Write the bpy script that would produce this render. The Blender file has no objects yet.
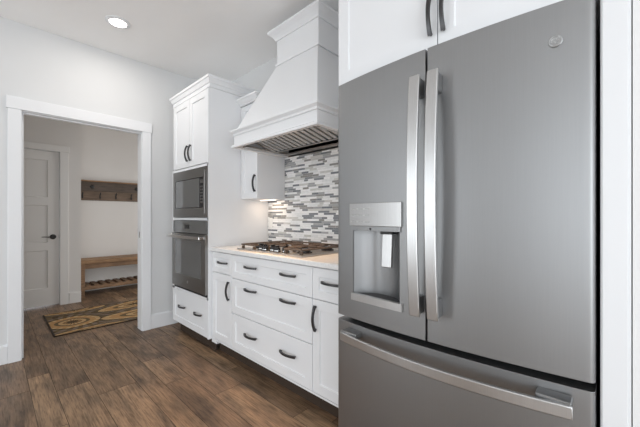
import bpy, bmesh, math, random
from mathutils import Vector, Matrix
random.seed(7)
PI = math.pi
sc = bpy.context.scene
COL = sc.collection

# ------------------------------------------------------------------ camera
cam = bpy.data.cameras.new('camera'); cam.sensor_width = 36.0
cam.lens = 36.0 * 313.26 / 640.0
cam.shift_y = 3.4 / 640.0
cam.clip_start = 0.05
cam_o = bpy.data.objects.new('camera', cam); COL.objects.link(cam_o)
cam_o.location = (3.5509, -1.9546, 1.1738)
cam_o.rotation_euler = (PI / 2, 0, math.radians(90 - 46.431))
sc.camera = cam_o

# ------------------------------------------------------------------ world, lights, exposure
vs = sc.view_settings
vs.view_transform = 'Standard'; vs.look = 'None'; vs.gamma = 1.0; vs.exposure = 0.13
vs.use_curve_mapping = False
sc.cycles.use_denoising = True
sc.cycles.max_bounces = 10; sc.cycles.diffuse_bounces = 6
w = bpy.data.worlds.new('daylight'); sc.world = w; w.use_nodes = True
bg = w.node_tree.nodes['Background']
bg.inputs[0].default_value = (0.86, 0.93, 1.0, 1); bg.inputs[1].default_value = 1.2

CEIL = 2.765
RX, RY = 6.6, -5.2          # the far right wall and the rear wall (behind the camera)

def area(name, loc, rot, sx, sy, power, col, spread=None):
    l = bpy.data.lights.new(name, 'AREA'); l.shape = 'RECTANGLE'; l.size = sx; l.size_y = sy
    l.energy = power; l.color = col
    if spread: l.spread = spread
    o = bpy.data.objects.new(name, l); COL.objects.link(o); o.location = loc; o.rotation_euler = rot
    return o
DAY = (0.92, 0.965, 1.0)
WIN_REAR = [(0.35, 1.35), (3.5, 6.3)]      # unseen rear wall windows, laid out to suit light and reflections (x ranges)
WIN_RIGHT = [(-4.7, -1.5)]                           # unseen right wall window, likewise placed for the light (y range)
WZ = (0.12, 2.35)
for i, (a, b) in enumerate(WIN_REAR):
    area('window_daylight', ((a + b) / 2, RY + 0.02, sum(WZ) / 2), (PI / 2, 0, 0), b - a, WZ[1] - WZ[0], (29, 37)[i], DAY)
for (a, b) in WIN_RIGHT:
    area('window_daylight', (RX - 0.02, (a + b) / 2, sum(WZ) / 2), (PI / 2, 0, PI / 2), b - a, WZ[1] - WZ[0], 74, DAY)

area('hall_daylight', (-1.05, 1.19, 1.0), (-PI / 2, 0, 0), 1.4, 1.7, 21, (1.0, .975, .94))  # added fill, unseen source; lights the hall low so wall tops stay darker

# ------------------------------------------------------------------ node helpers
class X:
    """tiny math-node expression builder"""
    def __init__(s, nt, sock): s.nt = nt; s.s = sock
    @staticmethod
    def m(nt, op, *a):
        n = nt.nodes.new('ShaderNodeMath'); n.operation = op
        for i, v in enumerate(a):
            if isinstance(v, X): nt.links.new(v.s, n.inputs[i])
            else: n.inputs[i].default_value = v
        return X(nt, n.outputs[0])
    def __add__(s, o): return X.m(s.nt, 'ADD', s, o)
    __radd__ = __add__
    def __sub__(s, o): return X.m(s.nt, 'SUBTRACT', s, o)
    def __rsub__(s, o): return X.m(s.nt, 'SUBTRACT', o, s)
    def __mul__(s, o): return X.m(s.nt, 'MULTIPLY', s, o)
    __rmul__ = __mul__
    def __truediv__(s, o): return X.m(s.nt, 'DIVIDE', s, o)
    def op(s, name, *a): return X.m(s.nt, name, s, *a)

def new_mat(name):
    m = bpy.data.materials.new(name); m.use_nodes = True
    nt = m.node_tree; b = nt.nodes['Principled BSDF']
    return m, nt, b
def noise(nt, scale, detail=3.0, vec=None, stretch=None, rough=0.55):
    t = nt.nodes.new('ShaderNodeTexNoise'); t.inputs['Scale'].default_value = scale
    t.inputs['Detail'].default_value = detail; t.inputs['Roughness'].default_value = rough
    if vec is None:
        tc = nt.nodes.new('ShaderNodeTexCoord'); vec = tc.outputs['Object']
    if stretch:
        mp = nt.nodes.new('ShaderNodeMapping'); mp.inputs['Scale'].default_value = stretch
        nt.links.new(vec, mp.inputs[0]); vec = mp.outputs[0]
    nt.links.new(vec, t.inputs['Vector'])
    return t
def ramp(nt, fac, stops, interp='LINEAR'):
    r = nt.nodes.new('ShaderNodeValToRGB'); r.color_ramp.interpolation = interp
    el = r.color_ramp.elements
    while len(el) < len(stops): el.new(0.5)
    for e, (p, c) in zip(el, stops):
        e.position = p; e.color = (*c, 1)
    nt.links.new(fac, r.inputs[0]); return r
def mix(nt, fac, a, b, blend='MIX'):
    n = nt.nodes.new('ShaderNodeMix'); n.data_type = 'RGBA'; n.blend_type = blend
    def put(i, v):
        if isinstance(v, X): nt.links.new(v.s, n.inputs[i])
        elif hasattr(v, 'is_linked'): nt.links.new(v, n.inputs[i])
        elif isinstance(v, (tuple, list)): n.inputs[i].default_value = (*v, 1)
        else: n.inputs[i].default_value = v
    put(0, fac); put(6, a); put(7, b)
    return n.outputs[2]
def bump(nt, b, h, strength, dist=0.002):
    n = nt.nodes.new('ShaderNodeBump'); n.inputs['Strength'].default_value = strength
    n.inputs['Distance'].default_value = dist
    nt.links.new(h, n.inputs['Height']); nt.links.new(n.outputs[0], b.inputs['Normal'])

def paint(name, col, rough=0.45, var=0.015, bscale=None, bstr=0.1, spec=0.5):
    m, nt, b = new_mat(name)
    t = noise(nt, 3.0, 2.0)
    r = ramp(nt, t.outputs[0], [(0.3, tuple(c * (1 - var) for c in col)), (0.7, tuple(min(1, c * (1 + var)) for c in col))])
    nt.links.new(r.outputs[0], b.inputs['Base Color'])
    b.inputs['Roughness'].default_value = rough
    b.inputs['Specular IOR Level'].default_value = spec
    if bscale: bump(nt, b, noise(nt, bscale, 2.0).outputs[0], bstr)
    return m
def metal(name, col, rough=0.3, stretch=(1, 1, 60), var=0.05, aniso=0.0, scale=8, bstr=0.03):
    m, nt, b = new_mat(name)
    t = noise(nt, scale, 4.0, stretch=stretch)
    r = ramp(nt, t.outputs[0], [(0.25, tuple(c * (1 - var) for c in col)), (0.75, tuple(min(1, c * (1 + var)) for c in col))])
    nt.links.new(r.outputs[0], b.inputs['Base Color'])
    b.inputs['Metallic'].default_value = 1.0; b.inputs['Roughness'].default_value = rough
    b.inputs['Anisotropic'].default_value = aniso
    if bstr: bump(nt, b, t.outputs[0], bstr, 0.0005)
    return m
def emissive(name, col, strength):
    m, nt, b = new_mat(name)
    b.inputs['Base Color'].default_value = (0.9, 0.9, 0.88, 1)
    b.inputs['Emission Color'].default_value = (*col, 1); b.inputs['Emission Strength'].default_value = strength
    return m

M = {}
M['wall'] = paint('wall_paint', (0.70, 0.706, 0.71), 0.85, 0.008, 260, 0.10, 0.2)
M['wallend'] = paint('wall_end_paint', (0.80, 0.80, 0.80), 0.8, 0.008, 260, 0.10, 0.2)
M['ceiling'] = paint('ceiling_texture', (0.95, 0.945, 0.937), 0.9, 0.008, 130, 0.35, 0.1)
M['trim'] = paint('trim_white', (0.80, 0.81, 0.825), 0.40, 0.006)
M['cab'] = paint('cabinet_white', (0.79, 0.80, 0.815), 0.38, 0.006)
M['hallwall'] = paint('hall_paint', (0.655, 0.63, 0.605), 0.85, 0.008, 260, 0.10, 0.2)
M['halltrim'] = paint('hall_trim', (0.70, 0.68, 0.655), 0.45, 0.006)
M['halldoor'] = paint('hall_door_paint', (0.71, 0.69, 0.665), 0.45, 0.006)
M['toe'] = paint('toe_kick_shadow_board', (0.060, 0.043, 0.033), 0.85, 0.02, spec=0.1)  # dark board colour, with the shade under the cabinets put into it
M['pull'] = metal('dark_bronze', (0.085, 0.085, 0.088), 0.36, (1, 1, 1), 0.1, bstr=0)
M['slate'] = metal('slate_steel', (0.314, 0.316, 0.319), 0.45, (60, 60, 1), 0.02, scale=6, bstr=0.012)
M['slatebadge'] = metal('badge_steel', (0.40, 0.405, 0.41), 0.40, (1, 1, 1), 0.03, bstr=0)
M['slate_h'] = metal('slate_steel_oven', (0.30, 0.293, 0.283), 0.34, (1, 1, 60), 0.03, scale=6)
M['hoodsteel'] = metal('hood_steel', (0.50, 0.48, 0.46), 0.36, (60, 1, 60), 0.04, scale=6)
M['steel'] = metal('brushed_steel', (0.56, 0.56, 0.56), 0.36, (60, 60, 1), 0.04, scale=6)
M['panelsteel'] = metal('panel_steel', (0.46, 0.455, 0.45), 0.33, (60, 60, 1), 0.06, scale=6)
M['polished'] = metal('polished_steel', (0.70, 0.69, 0.68), 0.18, (1, 1, 40), 0.03, scale=6)
M['darkgap'] = paint('dark_gasket_and_shade', (0.012, 0.012, 0.013), 0.6, 0.1)
M['fridgebody'] = paint('fridge_case_grey', (0.045, 0.045, 0.047), 0.55, 0.05)
M['iron'] = paint('cast_iron', (0.095, 0.068, 0.050), 0.36, 0.25, 60, 0.2)  # brown tint carries the warm hood light on the iron
M['black'] = paint('black_enamel', (0.014, 0.014, 0.016), 0.25, 0.1)
M['blackmetal'] = paint('black_iron', (0.02, 0.019, 0.018), 0.4, 0.1)
M['outlet'] = paint('outlet_plastic', (0.84, 0.84, 0.82), 0.35, 0.005)

def glass_dark():
    m, nt, b = new_mat('oven_glass')
    t = noise(nt, 2.0, 1.0)
    r = ramp(nt, t.outputs[0], [(0.3, (0.095, 0.097, 0.097)), (0.7, (0.11, 0.112, 0.112))])  # base lifted to grey in place of bright reflections on the glass
    nt.links.new(r.outputs[0], b.inputs['Base Color'])
    b.inputs['Roughness'].default_value = 0.06; b.inputs['IOR'].default_value = 1.9
    b.inputs['Specular IOR Level'].default_value = 0.6
    return m
M['glass'] = glass_dark()

def quartz():
    m, nt, b = new_mat('white_quartz')
    t = noise(nt, 90, 2.0); t2 = noise(nt, 4, 4.0)
    a = ramp(nt, t.outputs[0], [(0.35, (0.78, 0.78, 0.775)), (0.65, (0.86, 0.86, 0.855))])
    c = ramp(nt, t2.outputs[0], [(0.35, (0.95, 0.95, 0.95)), (0.65, (1, 1, 1))])
    nt.links.new(mix(nt, 1.0, a.outputs[0], c.outputs[0], 'MULTIPLY'), b.inputs['Base Color'])
    b.inputs['Roughness'].default_value = 0.22
    return m
M['quartz'] = quartz()

def attr(nt, name):
    n = nt.nodes.new('ShaderNodeAttribute'); n.attribute_name = name; return n

def floor_mat():
    m, nt, b = new_mat('wood_planks')
    a = attr(nt, 'plank'); sep = nt.nodes.new('ShaderNodeSeparateColor'); nt.links.new(a.outputs['Color'], sep.inputs[0])
    r1, r2, r3 = [X(nt, s) for s in sep.outputs[:3]]
    tc = nt.nodes.new('ShaderNodeTexCoord'); sp = nt.nodes.new('ShaderNodeSeparateXYZ'); nt.links.new(tc.outputs['Object'], sp.inputs[0])
    cb = nt.nodes.new('ShaderNodeCombineXYZ')
    nt.links.new((X(nt, sp.outputs[0]) + r2 * 37.0).s, cb.inputs[0])
    nt.links.new((X(nt, sp.outputs[1]) + r3 * 11.0).s, cb.inputs[1])
    nt.links.new((r1 * 9.0).s, cb.inputs[2])
    g1 = noise(nt, 3.2, 6.0, cb.outputs[0], (1.3, 8, 1), 0.60)        # long grain
    g2 = noise(nt, 6.0, 5.0, cb.outputs[0], (1.2, 20, 1), 0.68)        # fine grain
    g3 = noise(nt, 3.0, 3.0, cb.outputs[0], (1.0, 2.6, 1))             # smoky patches
    base = ramp(nt, r1.s, [(0.0, (0.150, 0.098, 0.063)), (0.35, (0.195, 0.128, 0.081)), (0.7, (0.245, 0.162, 0.101)), (1.0, (0.300, 0.202, 0.127))])
    gr = ramp(nt, g1.outputs[0], [(0.25, (0.42, 0.39, 0.37)), (0.46, (0.95, 0.94, 0.93)), (0.75, (1.40, 1.36, 1.32))])
    fr = ramp(nt, g2.outputs[0], [(0.36, (0.45, 0.42, 0.40)), (0.50, (1.0, 1.0, 1.0)), (0.66, (1.28, 1.28, 1.27))])
    pr = ramp(nt, g3.outputs[0], [(0.36, (0.66, 0.67, 0.69)), (0.56, (1.10, 1.08, 1.05))])
    c = mix(nt, 1.0, base.outputs[0], gr.outputs[0], 'MULTIPLY')
    c = mix(nt, 0.8, c, fr.outputs[0], 'MULTIPLY')
    c = mix(nt, 0.9, c, pr.outputs[0], 'MULTIPLY')
    nt.links.new(c, b.inputs['Base Color'])
    rr = ramp(nt, g2.outputs[0], [(0.2, (0.48,) * 3), (0.8, (0.36,) * 3)])
    nt.links.new(rr.outputs[0], b.inputs['Roughness'])
    b.inputs['Specular IOR Level'].default_value = 0.35
    bump(nt, b, g2.outputs[0], 0.10, 0.002)
    return m
M['floor'] = floor_mat()
M['seam'] = paint('plank_seam', (0.035, 0.022, 0.015), 0.8, 0.1)

def mosaic_mat():
    m, nt, b = new_mat('linear_mosaic')
    tc = nt.nodes.new('ShaderNodeTexCoord'); sp = nt.nodes.new('ShaderNodeSeparateXYZ'); nt.links.new(tc.outputs['Object'], sp.inputs[0])
    x, z = X(nt, sp.outputs[0]), X(nt, sp.outputs[2])
    rowf = z / 0.0175; row = rowf.op('FLOOR'); fz = rowf - row
    def wn(e1, e2, e3=0.0):
        cbn = nt.nodes.new('ShaderNodeCombineXYZ')
        for i, e in enumerate((e1, e2, e3)):
            if isinstance(e, X): nt.links.new(e.s, cbn.inputs[i])
            else: cbn.inputs[i].default_value = e
        n = nt.nodes.new('ShaderNodeTexWhiteNoise'); n.noise_dimensions = '3D'; nt.links.new(cbn.outputs[0], n.inputs[0])
        return X(nt, n.outputs[0])
    off = wn(row, 3.0); ln = wn(row, 8.0) * 0.08 + 0.17
    xf = (x + off * 0.9) / ln; cell = xf.op('FLOOR'); fx = xf - cell
    # each cell is cut once at a random place, so strips come in mixed lengths
    cut = wn(row, cell, 5.0) * 0.5 + 0.25
    side = fx.op('GREATER_THAN', cut)
    v = wn(row, cell * 2.0 + side, 1.0)
    v2 = wn(row, cell * 2.0 + side, 2.0)
    col = ramp(nt, v.s, [(0.0, (0.90, 0.905, 0.91)), (0.36, (0.82, 0.835, 0.84)), (0.50, (0.62, 0.62, 0.60)), (0.61, (0.20, 0.215, 0.235)),
                         (0.80, (0.29, 0.285, 0.275)), (0.90, (0.40, 0.41, 0.42))], 'CONSTANT')
    grain = noise(nt, 30, 4.0, stretch=(1, 1, 4))
    gcol = ramp(nt, grain.outputs[0], [(0.3, (0.86,) * 3), (0.7, (1.06,) * 3)])
    c = mix(nt, 0.8, col.outputs[0], gcol.outputs[0], 'MULTIPLY')
    gz = (fz.op('LESS_THAN', 0.09)).op('MAXIMUM', (((fx - cut).op('ABSOLUTE')) * ln).op('LESS_THAN', 0.0008)).op('MAXIMUM', ((fx * ln).op('LESS_THAN', 0.0014)))
    c = mix(nt, gz, c, (0.70, 0.70, 0.69))
    nt.links.new(c, b.inputs['Base Color'])
    nt.links.new((v2 * 0.35 + 0.10).s, b.inputs['Roughness'])
    bump(nt, b, (1.0 - gz).s, 0.3, 0.001)
    return m
M['mosaic'] = mosaic_mat()

def rustic(name, c0, c1, stretch, scale=5):
    m, nt, b = new_mat(name)
    t = noise(nt, scale, 6.0, stretch=stretch, rough=0.65); t2 = noise(nt, 3, 2.0)
    r = ramp(nt, t.outputs[0], [(0.28, c0), (0.72, c1)])
    k = ramp(nt, t2.outputs[0], [(0.35, (0.7, 0.68, 0.66)), (0.65, (1.1, 1.1, 1.1))])
    nt.links.new(mix(nt, 0.8, r.outputs[0], k.outputs[0], 'MULTIPLY'), b.inputs['Base Color'])
    b.inputs['Roughness'].default_value = 0.6
    bump(nt, b, t.outputs[0], 0.3, 0.003)
    return m
M['bench'] = rustic('reclaimed_oak', (0.15, 0.082, 0.038), (0.47, 0.28, 0.145), (14, 1.2, 14))
M['benchdark'] = rustic('reclaimed_dark', (0.11, 0.062, 0.032), (0.34, 0.20, 0.11), (14, 1.2, 14))
M['rack'] = rustic('weathered_board', (0.075, 0.050, 0.034), (0.22, 0.150, 0.100), (14, 1.0, 14))
M['rackgrey'] = rustic('weathered_grey_board', (0.050, 0.038, 0.030), (0.14, 0.10, 0.075), (14, 1.0, 14))

def rug_mat():
    m, nt, b = new_mat('rug_weave')
    tc = nt.nodes.new('ShaderNodeTexCoord'); sp = nt.nodes.new('ShaderNodeSeparateXYZ'); nt.links.new(tc.outputs['Object'], sp.inputs[0])
    x, y = X(nt, sp.outputs[0]), X(nt, sp.outputs[1])
    best = None; ang = None
    #           cx     cy     angle  length width
    MED = [(-0.83, -1.33, 1.30, 0.27, 0.25), (-0.66, -0.62, 1.45, 0.50, 0.20), (-1.15, -0.62, 1.75, 0.46, 0.17),
           (-1.36, -1.24, 1.50, 0.34, 0.13), (-0.40, -1.18, 1.50, 0.40, 0.12), (-0.83, 0.15, 1.57, 0.33, 0.26)]
    for (cx, cy, a, l, wd) in MED:
        dx, dy = x - cx, y - cy
        u = (dx * math.cos(a) + dy * math.sin(a)) / l
        v = (dy * math.cos(a) - dx * math.sin(a)) / wd
        # pointed leaf outline: radius grows faster toward one tip
        r = ((u * u) + (v * v) * (1.0 + 0.55 * u.op('ABSOLUTE'))).op('SQRT')
        an = v.op('ARCTAN2', u)
        if best is None: best, ang = r, an
        else:
            less = r.op('LESS_THAN', best)
            ang = an * less + ang * (1.0 - less)
            best = r.op('MINIMUM', best)
    dash = (ang * 20.0 + best * 6.0).op('SINE').op('GREATER_THAN', 0.0)
    dark, olive, gold, cream, mauve = (0.085, 0.060, 0.038), (0.150, 0.108, 0.062), (0.43, 0.250, 0.110), (0.55, 0.40, 0.22), (0.20, 0.155, 0.13)
    ra = ramp(nt, (best * 0.6).s, [(0.0, dark), (0.11, gold), (0.19, cream), (0.27, olive), (0.35, gold), (0.47, cream), (0.56, olive), (0.66, mauve), (0.80, olive)], 'CONSTANT')
    rb = ramp(nt, (best * 0.6).s, [(0.0, dark), (0.11, dark), (0.19, gold), (0.27, olive), (0.35, gold), (0.47, gold), (0.56, dark), (0.66, olive), (0.80, dark)], 'CONSTANT')
    c = mix(nt, dash, ra.outputs[0], rb.outputs[0])
    n = noise(nt, 220, 2.0)
    nr = ramp(nt, n.outputs[0], [(0.3, (0.75,) * 3), (0.7, (1.15,) * 3)])
    nt.links.new(mix(nt, 0.9, c, nr.outputs[0], 'MULTIPLY'), b.inputs['Base Color'])
    b.inputs['Roughness'].default_value = 0.95; b.inputs['Specular IOR Level'].default_value = 0.1
    bump(nt, b, n.outputs[0], 0.5, 0.004)
    return m
M['rug'] = rug_mat()
M['rugedge'] = paint('rug_binding', (0.030, 0.020, 0.013), 0.9, 0.2)
M['lamp'] = emissive('lamp_lens', (1.0, 0.93, 0.86), 7.0)
M['warmstrip'] = emissive('warm_led_strip', (1.0, 0.80, 0.62), 1.6)

# ------------------------------------------------------------------ mesh helpers
class MB:
    def __init__(s): s.bm = bmesh.new()
    def box(s, x0, x1, y0, y1, z0, z1, bev=0.0, seg=1, mi=0):
        x0, x1 = min(x0, x1), max(x0, x1); y0, y1 = min(y0, y1), max(y0, y1); z0, z1 = min(z0, z1), max(z0, z1)
        vs_ = [s.bm.verts.new(p) for p in [(x0, y0, z0), (x1, y0, z0), (x1, y1, z0), (x0, y1, z0), (x0, y0, z1), (x1, y0, z1), (x1, y1, z1), (x0, y1, z1)]]
        fs = [s.bm.faces.new([vs_[i] for i in q]) for q in [(3, 2, 1, 0), (4, 5, 6, 7), (0, 1, 5, 4), (1, 2, 6, 5), (2, 3, 7, 6), (3, 0, 4, 7)]]
        for f in fs: f.material_index = mi
        if bev:
            es = list({e for f in fs for e in f.edges})
            r = bmesh.ops.bevel(s.bm, geom=es, offset=bev, segments=seg, profile=0.5, affect='EDGES')
            for f in r['faces']: f.material_index = mi
        return s
    def loft(s, loops, cap=True, close=True, mi=0):
        L = [[s.bm.verts.new(p) for p in lp] for lp in loops]
        n = len(L[0])
        for a, b in zip(L, L[1:]):
            for i in range(n if close else n - 1):
                j = (i + 1) % n
                f = s.bm.faces.new((a[i], a[j], b[j], b[i])); f.material_index = mi
        if cap and close:
            s.bm.faces.new(list(reversed(L[0]))).material_index = mi; s.bm.faces.new(L[-1]).material_index = mi
        return s
    def cyl(s, p0, p1, r0, r1=None, n=20, mi=0):
        r1 = r0 if r1 is None else r1
        p0, p1 = Vector(p0), Vector(p1); d = (p1 - p0).normalized()
        a = d.orthogonal().normalized(); b = d.cross(a)
        ring = lambda p, r: [p + a * (r * math.cos(2 * PI * i / n)) + b * (r * math.sin(2 * PI * i / n)) for i in range(n)]
        return s.loft([ring(p0, r0), ring(p1, r1)], mi=mi)
    def lathe(s, c, axis, prof, n=28, mi=0):
        """profile of (distance along axis, radius)"""
        c = Vector(c); d = Vector(axis).normalized(); a = d.orthogonal().normalized(); b = d.cross(a)
        return s.loft([[c + d * t + a * (r * math.cos(2 * PI * i / n)) + b * (r * math.sin(2 * PI * i / n)) for i in range(n)] for t, r in prof], mi=mi)
    def sweep(s, pts, wd, th, side, mi=0):
        """rectangular bar swept along pts; side = unit vector across the bar's width"""
        side = Vector(side); loops = []
        P = [Vector(p) for p in pts]
        for i, p in enumerate(P):
            t = (P[min(i + 1, len(P) - 1)] - P[max(i - 1, 0)]).normalized(); nrm = t.cross(side).normalized()
            w_ = wd[i] if isinstance(wd, (list, tuple)) else wd
            h_ = th[i] if isinstance(th, (list, tuple)) else th
            loops.append([p + side * w_ / 2 + nrm * h_ / 2, p - side * w_ / 2 + nrm * h_ / 2, p - side * w_ / 2 - nrm * h_ / 2, p + side * w_ / 2 - nrm * h_ / 2])
        return s.loft(loops, mi=mi)
    def tube(s, pts, r, n=10, mi=0):
        P = [Vector(p) for p in pts]; loops = []; a = None
        for i, p in enumerate(P):
            t = (P[min(i + 1, len(P) - 1)] - P[max(i - 1, 0)]).normalized()
            a = t.orthogonal().normalized() if a is None else (a - t * a.dot(t)).normalized()
            b = t.cross(a); rr = r[i] if isinstance(r, (list, tuple)) else r
            loops.append([p + a * (rr * math.cos(2 * PI * k / n)) + b * (rr * math.sin(2 * PI * k / n)) for k in range(n)])
        return s.loft(loops, mi=mi)
    def shaker(s, x0, x1, z0, z1, yf, t=0.02, rail=0.057, rec=0.008, mi=0):
        """recessed-panel front facing -y, front plane at yf"""
        yb = yf + t; e = 0.0018; c = 0.004
        lp = lambda a, y: [(x0 + a, y, z0 + a), (x1 - a, y, z0 + a), (x1 - a, y, z1 - a), (x0 + a, y, z1 - a)]
        return s.loft([lp(0, yb), lp(0, yf + e), lp(e, yf), lp(rail, yf), lp(rail + c, yf + rec), lp(rail + c + 0.001, yf + rec)], mi=mi)
    def bands(s, x0, x1, yf, yb, prof, mi=0):
        """moulding wrapped round front and both sides of a box; prof = (outward, z) from bottom to top"""
        return s.loft([[(x0 - o, yb, z), (x0 - o, yf - o, z), (x1 + o, yf - o, z), (x1 + o, yb, z)] for o, z in prof], mi=mi)
    def build(s, name, mat, parent=None, smooth=False, bevel=0.0, loc=None):
        bmesh.ops.remove_doubles(s.bm, verts=s.bm.verts, dist=1e-6)
        bmesh.ops.recalc_face_normals(s.bm, faces=s.bm.faces)
        me = bpy.data.meshes.new(name); s.bm.to_mesh(me); s.bm.free()
        for m in (mat if isinstance(mat, (list, tuple)) else [mat]): me.materials.append(m)
        o = bpy.data.objects.new(name, me); COL.objects.link(o)
        if parent is not None:
            o.parent = parent
            p = parent; off = Vector((0, 0, 0))
            while p is not None: off += p.location; p = p.parent
            me.transform(Matrix.Translation(-off))
        if smooth:
            for f in me.polygons: f.use_smooth = True
            md = None
        if bevel:
            md = o.modifiers.new('bevel', 'BEVEL'); md.width = bevel; md.segments = 2; md.limit_method = 'ANGLE'; md.angle_limit = math.radians(50)
            md.harden_normals = False
        return o
def thing(name, label, cat, loc, group=None):
    o = bpy.data.objects.new(name, None); COL.objects.link(o); o.location = loc; o.empty_display_size = 0.1
    o['label'] = label; o['category'] = cat
    if group: o['group'] = group
    return o
def tag(o, label, cat, group=None):
    o['label'] = label; o['category'] = cat
    if group: o['group'] = group
    return o
def struct(o, label=None, cat=None):
    o['kind'] = 'structure'
    o['label'] = label or o.name.replace('_', ' '); o['category'] = cat or o.name.split('_')[0]
    return o
def quick_box(name, mat, *a, parent=None, bev=0.0):
    return MB().box(*a, bev=bev).build(name, mat, parent)
def smooth_angle(o, deg=40):
    for p in o.data.polygons: p.use_smooth = True
    o.data.set_sharp_from_angle(angle=math.radians(deg))
    return o

# ------------------------------------------------------------------ the room
NX = -2.55                       # coat wall of the hall nook
HX = -1.838                      # hall door wall
LW = -0.125                      # hall side of the kitchen/hall wall
D0, D1, DZ = -1.777, -0.885, 2.045   # doorway
YH0, YH1 = -3.4, 1.2             # hall ends

def build_floor():
    bm = bmesh.new(); lay = bm.loops.layers.float_color.new('plank')
    seams_pat = [0.225, 0.185, 0.122]           # wide, medium and narrow rows repeat
    rows = []; y = -1.240; k = 0
    ys = [y]
    while ys[-1] > RY - 0.1: ys.append(ys[-1] - seams_pat[k % 3]); k += 1
    rows = list(zip(ys[1:], ys[:-1]))
    up = [0.126, 0.172, 0.207]; yy = -1.240; k = 0
    while yy < YH1 + 0.1:
        rows.append((yy, yy + up[k % 3])); yy += up[k % 3]; k += 1
    known = {-1.353: [1.070, -0.25], -1.558: [0.813, -0.6], -1.028: [0.770, 1.255, -0.35], -0.838: [1.627, 0.3], -0.632: [2.25, 0.9], -1.177: [2.0, 0.15], -1.711: [0.45]}
    rnd = random.Random(11)
    g = 0.0012
    shade = {-1.353: [(-9, .45), (1.06, .85)], -1.558: [(-9, .35), (.80, .80)], -1.028: [(-9, .30), (.76, .72), (1.25, .22)],
             -.838: [(-9, .24), (1.62, .78)], -.632: [(-9, .55), (.9, .5), (2.2, .75)], -1.177: [(-9, .60)], -1.711: [(-9, .25), (.44, .85)]}
    for (a, b) in sorted(rows):
        mid = (a + b) / 2; js = None
        for key, v in known.items():
            if abs(key - mid) < 0.03: js = list(v)
        if js is None: js = [rnd.uniform(-0.4, 1.2)]
        x = max(js)
        while x < RX + 0.2: x += rnd.uniform(0.75, 1.35); js.append(x)
        x = min(js)
        while x > NX - 0.2: x -= rnd.uniform(0.75, 1.35); js.append(x)
        js.sort()
        for xa, xb in zip(js, js[1:]):
            r1 = rnd.random()
            for key, lst in shade.items():
                if abs(key - mid) < 0.03:
                    for thr, val in lst:
                        if xa >= thr - .02: r1 = val
            xc = (xa + xb) / 2
            col = (r1, rnd.random(), rnd.random(), 1)
            z = 0.0
            top = [bm.verts.new(p) for p in [(xa + g, a + g, z), (xb - g, a + g, z), (xb - g, b - g, z), (xa + g, b - g, z)]]
            low = [bm.verts.new(p) for p in [(xa, a, z - 0.0015), (xb, a, z - 0.0015), (xb, b, z - 0.0015), (xa, b, z - 0.0015)]]
            f = bm.faces.new(top); fl = [f]
            for i in range(4):
                j = (i + 1) % 4
                q = bm.faces.new((low[i], low[j], top[j], top[i])); q.material_index = 1; fl.append(q)
            for ff in fl:
                for lp in ff.loops: lp[lay] = col
    me = bpy.data.meshes.new('floor'); bm.to_mesh(me); bm.free()
    me.materials.append(M['floor']); me.materials.append(M['seam'])
    o = bpy.data.objects.new('floor', me); COL.objects.link(o)
    struct(o, 'brown wood plank floor running into the hall', 'floor')
build_floor()
struct(quick_box('ceiling', M['ceiling'], NX - .1, RX + .1, RY - .1, YH1 + .1, CEIL, CEIL + 0.08), 'pale textured ceiling', 'ceiling')
# wall between kitchen and hall, with the doorway left open
b = MB(); b.box(LW, 0, RY, D0 - .018, 0, CEIL).box(LW, 0, D1 + .018, YH1, 0, CEIL).box(LW, 0, D0 - .018, D1 + .018, DZ + .018, CEIL)
struct(b.build('wall_left', M['wall']), 'pale grey wall with the cased doorway', 'wall')
struct(quick_box('wall_back', M['wall'], 0.0, RX, 0, 0.1, 0, CEIL), 'pale wall behind the cabinets and range hood', 'wall')
struct(quick_box('wall_right', M['wallend'], 3.579, 4.5, -0.79, -0.001, 0, CEIL), 'white wall end to the right of the fridge panel', 'wall')
b = MB(); xs = [0.0] + [v for p in WIN_REAR for v in p] + [RX]
b.box(0, RX, RY - .12, RY, 0, WZ[0]).box(0, RX, RY - .12, RY, WZ[1], CEIL)
for i in range(0, len(xs), 2): b.box(xs[i], xs[i + 1], RY - .12, RY, WZ[0], WZ[1])
struct(b.build('wall_rear', M['wall']), 'wall with windows behind the camera', 'wall')
b = MB(); a0, a1 = WIN_RIGHT[0]
b.box(RX, RX + .12, RY, 0.1, 0, WZ[0]).box(RX, RX + .12, RY, 0.1, WZ[1], CEIL).box(RX, RX + .12, RY, a0, WZ[0], WZ[1]).box(RX, RX + .12, a1, 0.1, WZ[0], WZ[1])
struct(b.build('wall_far_right', M['wall']), 'side wall with a window far right of the camera', 'wall')
# hall
HD0, HD1, HDZ = -2.14, -1.322, 2.034
b = MB(); b.box(NX - .1, HX, HD1 + .004, -1.093, 0, CEIL).box(NX - .1, HX, YH0, HD0 - .004, 0, CEIL).box(NX - .1, HX, HD0 - .004, HD1 + .004, HDZ + .006, CEIL)
struct(b.build('wall_hall', M['hallwall']), 'greige hall wall holding the panelled door', 'wall')
struct(quick_box('wall_nook', M['hallwall'], NX - .1, NX, -1.093, YH1, 0, CEIL), 'greige wall behind the bench and coat rack', 'wall')
b = MB(); b.box(NX, -1.75, YH1, YH1 + .1, 0, CEIL).box(-.35, LW, YH1, YH1 + .1, 0, CEIL).box(-1.75, -.35, YH1, YH1 + .1, 2.0, CEIL).box(-1.75, -.35, YH1, YH1 + .1, 0, .1); struct(b.build('wall_hall_end', M['hallwall']), 'greige end wall of the hall', 'wall')  # opening added only to go with the hall fill light
b = MB(); b.box(NX, LW, YH0 - .1, YH0, 0, CEIL); struct(b.build('wall_hall_start', M['hallwall']), 'greige near end wall of the hall', 'wall')

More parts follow.
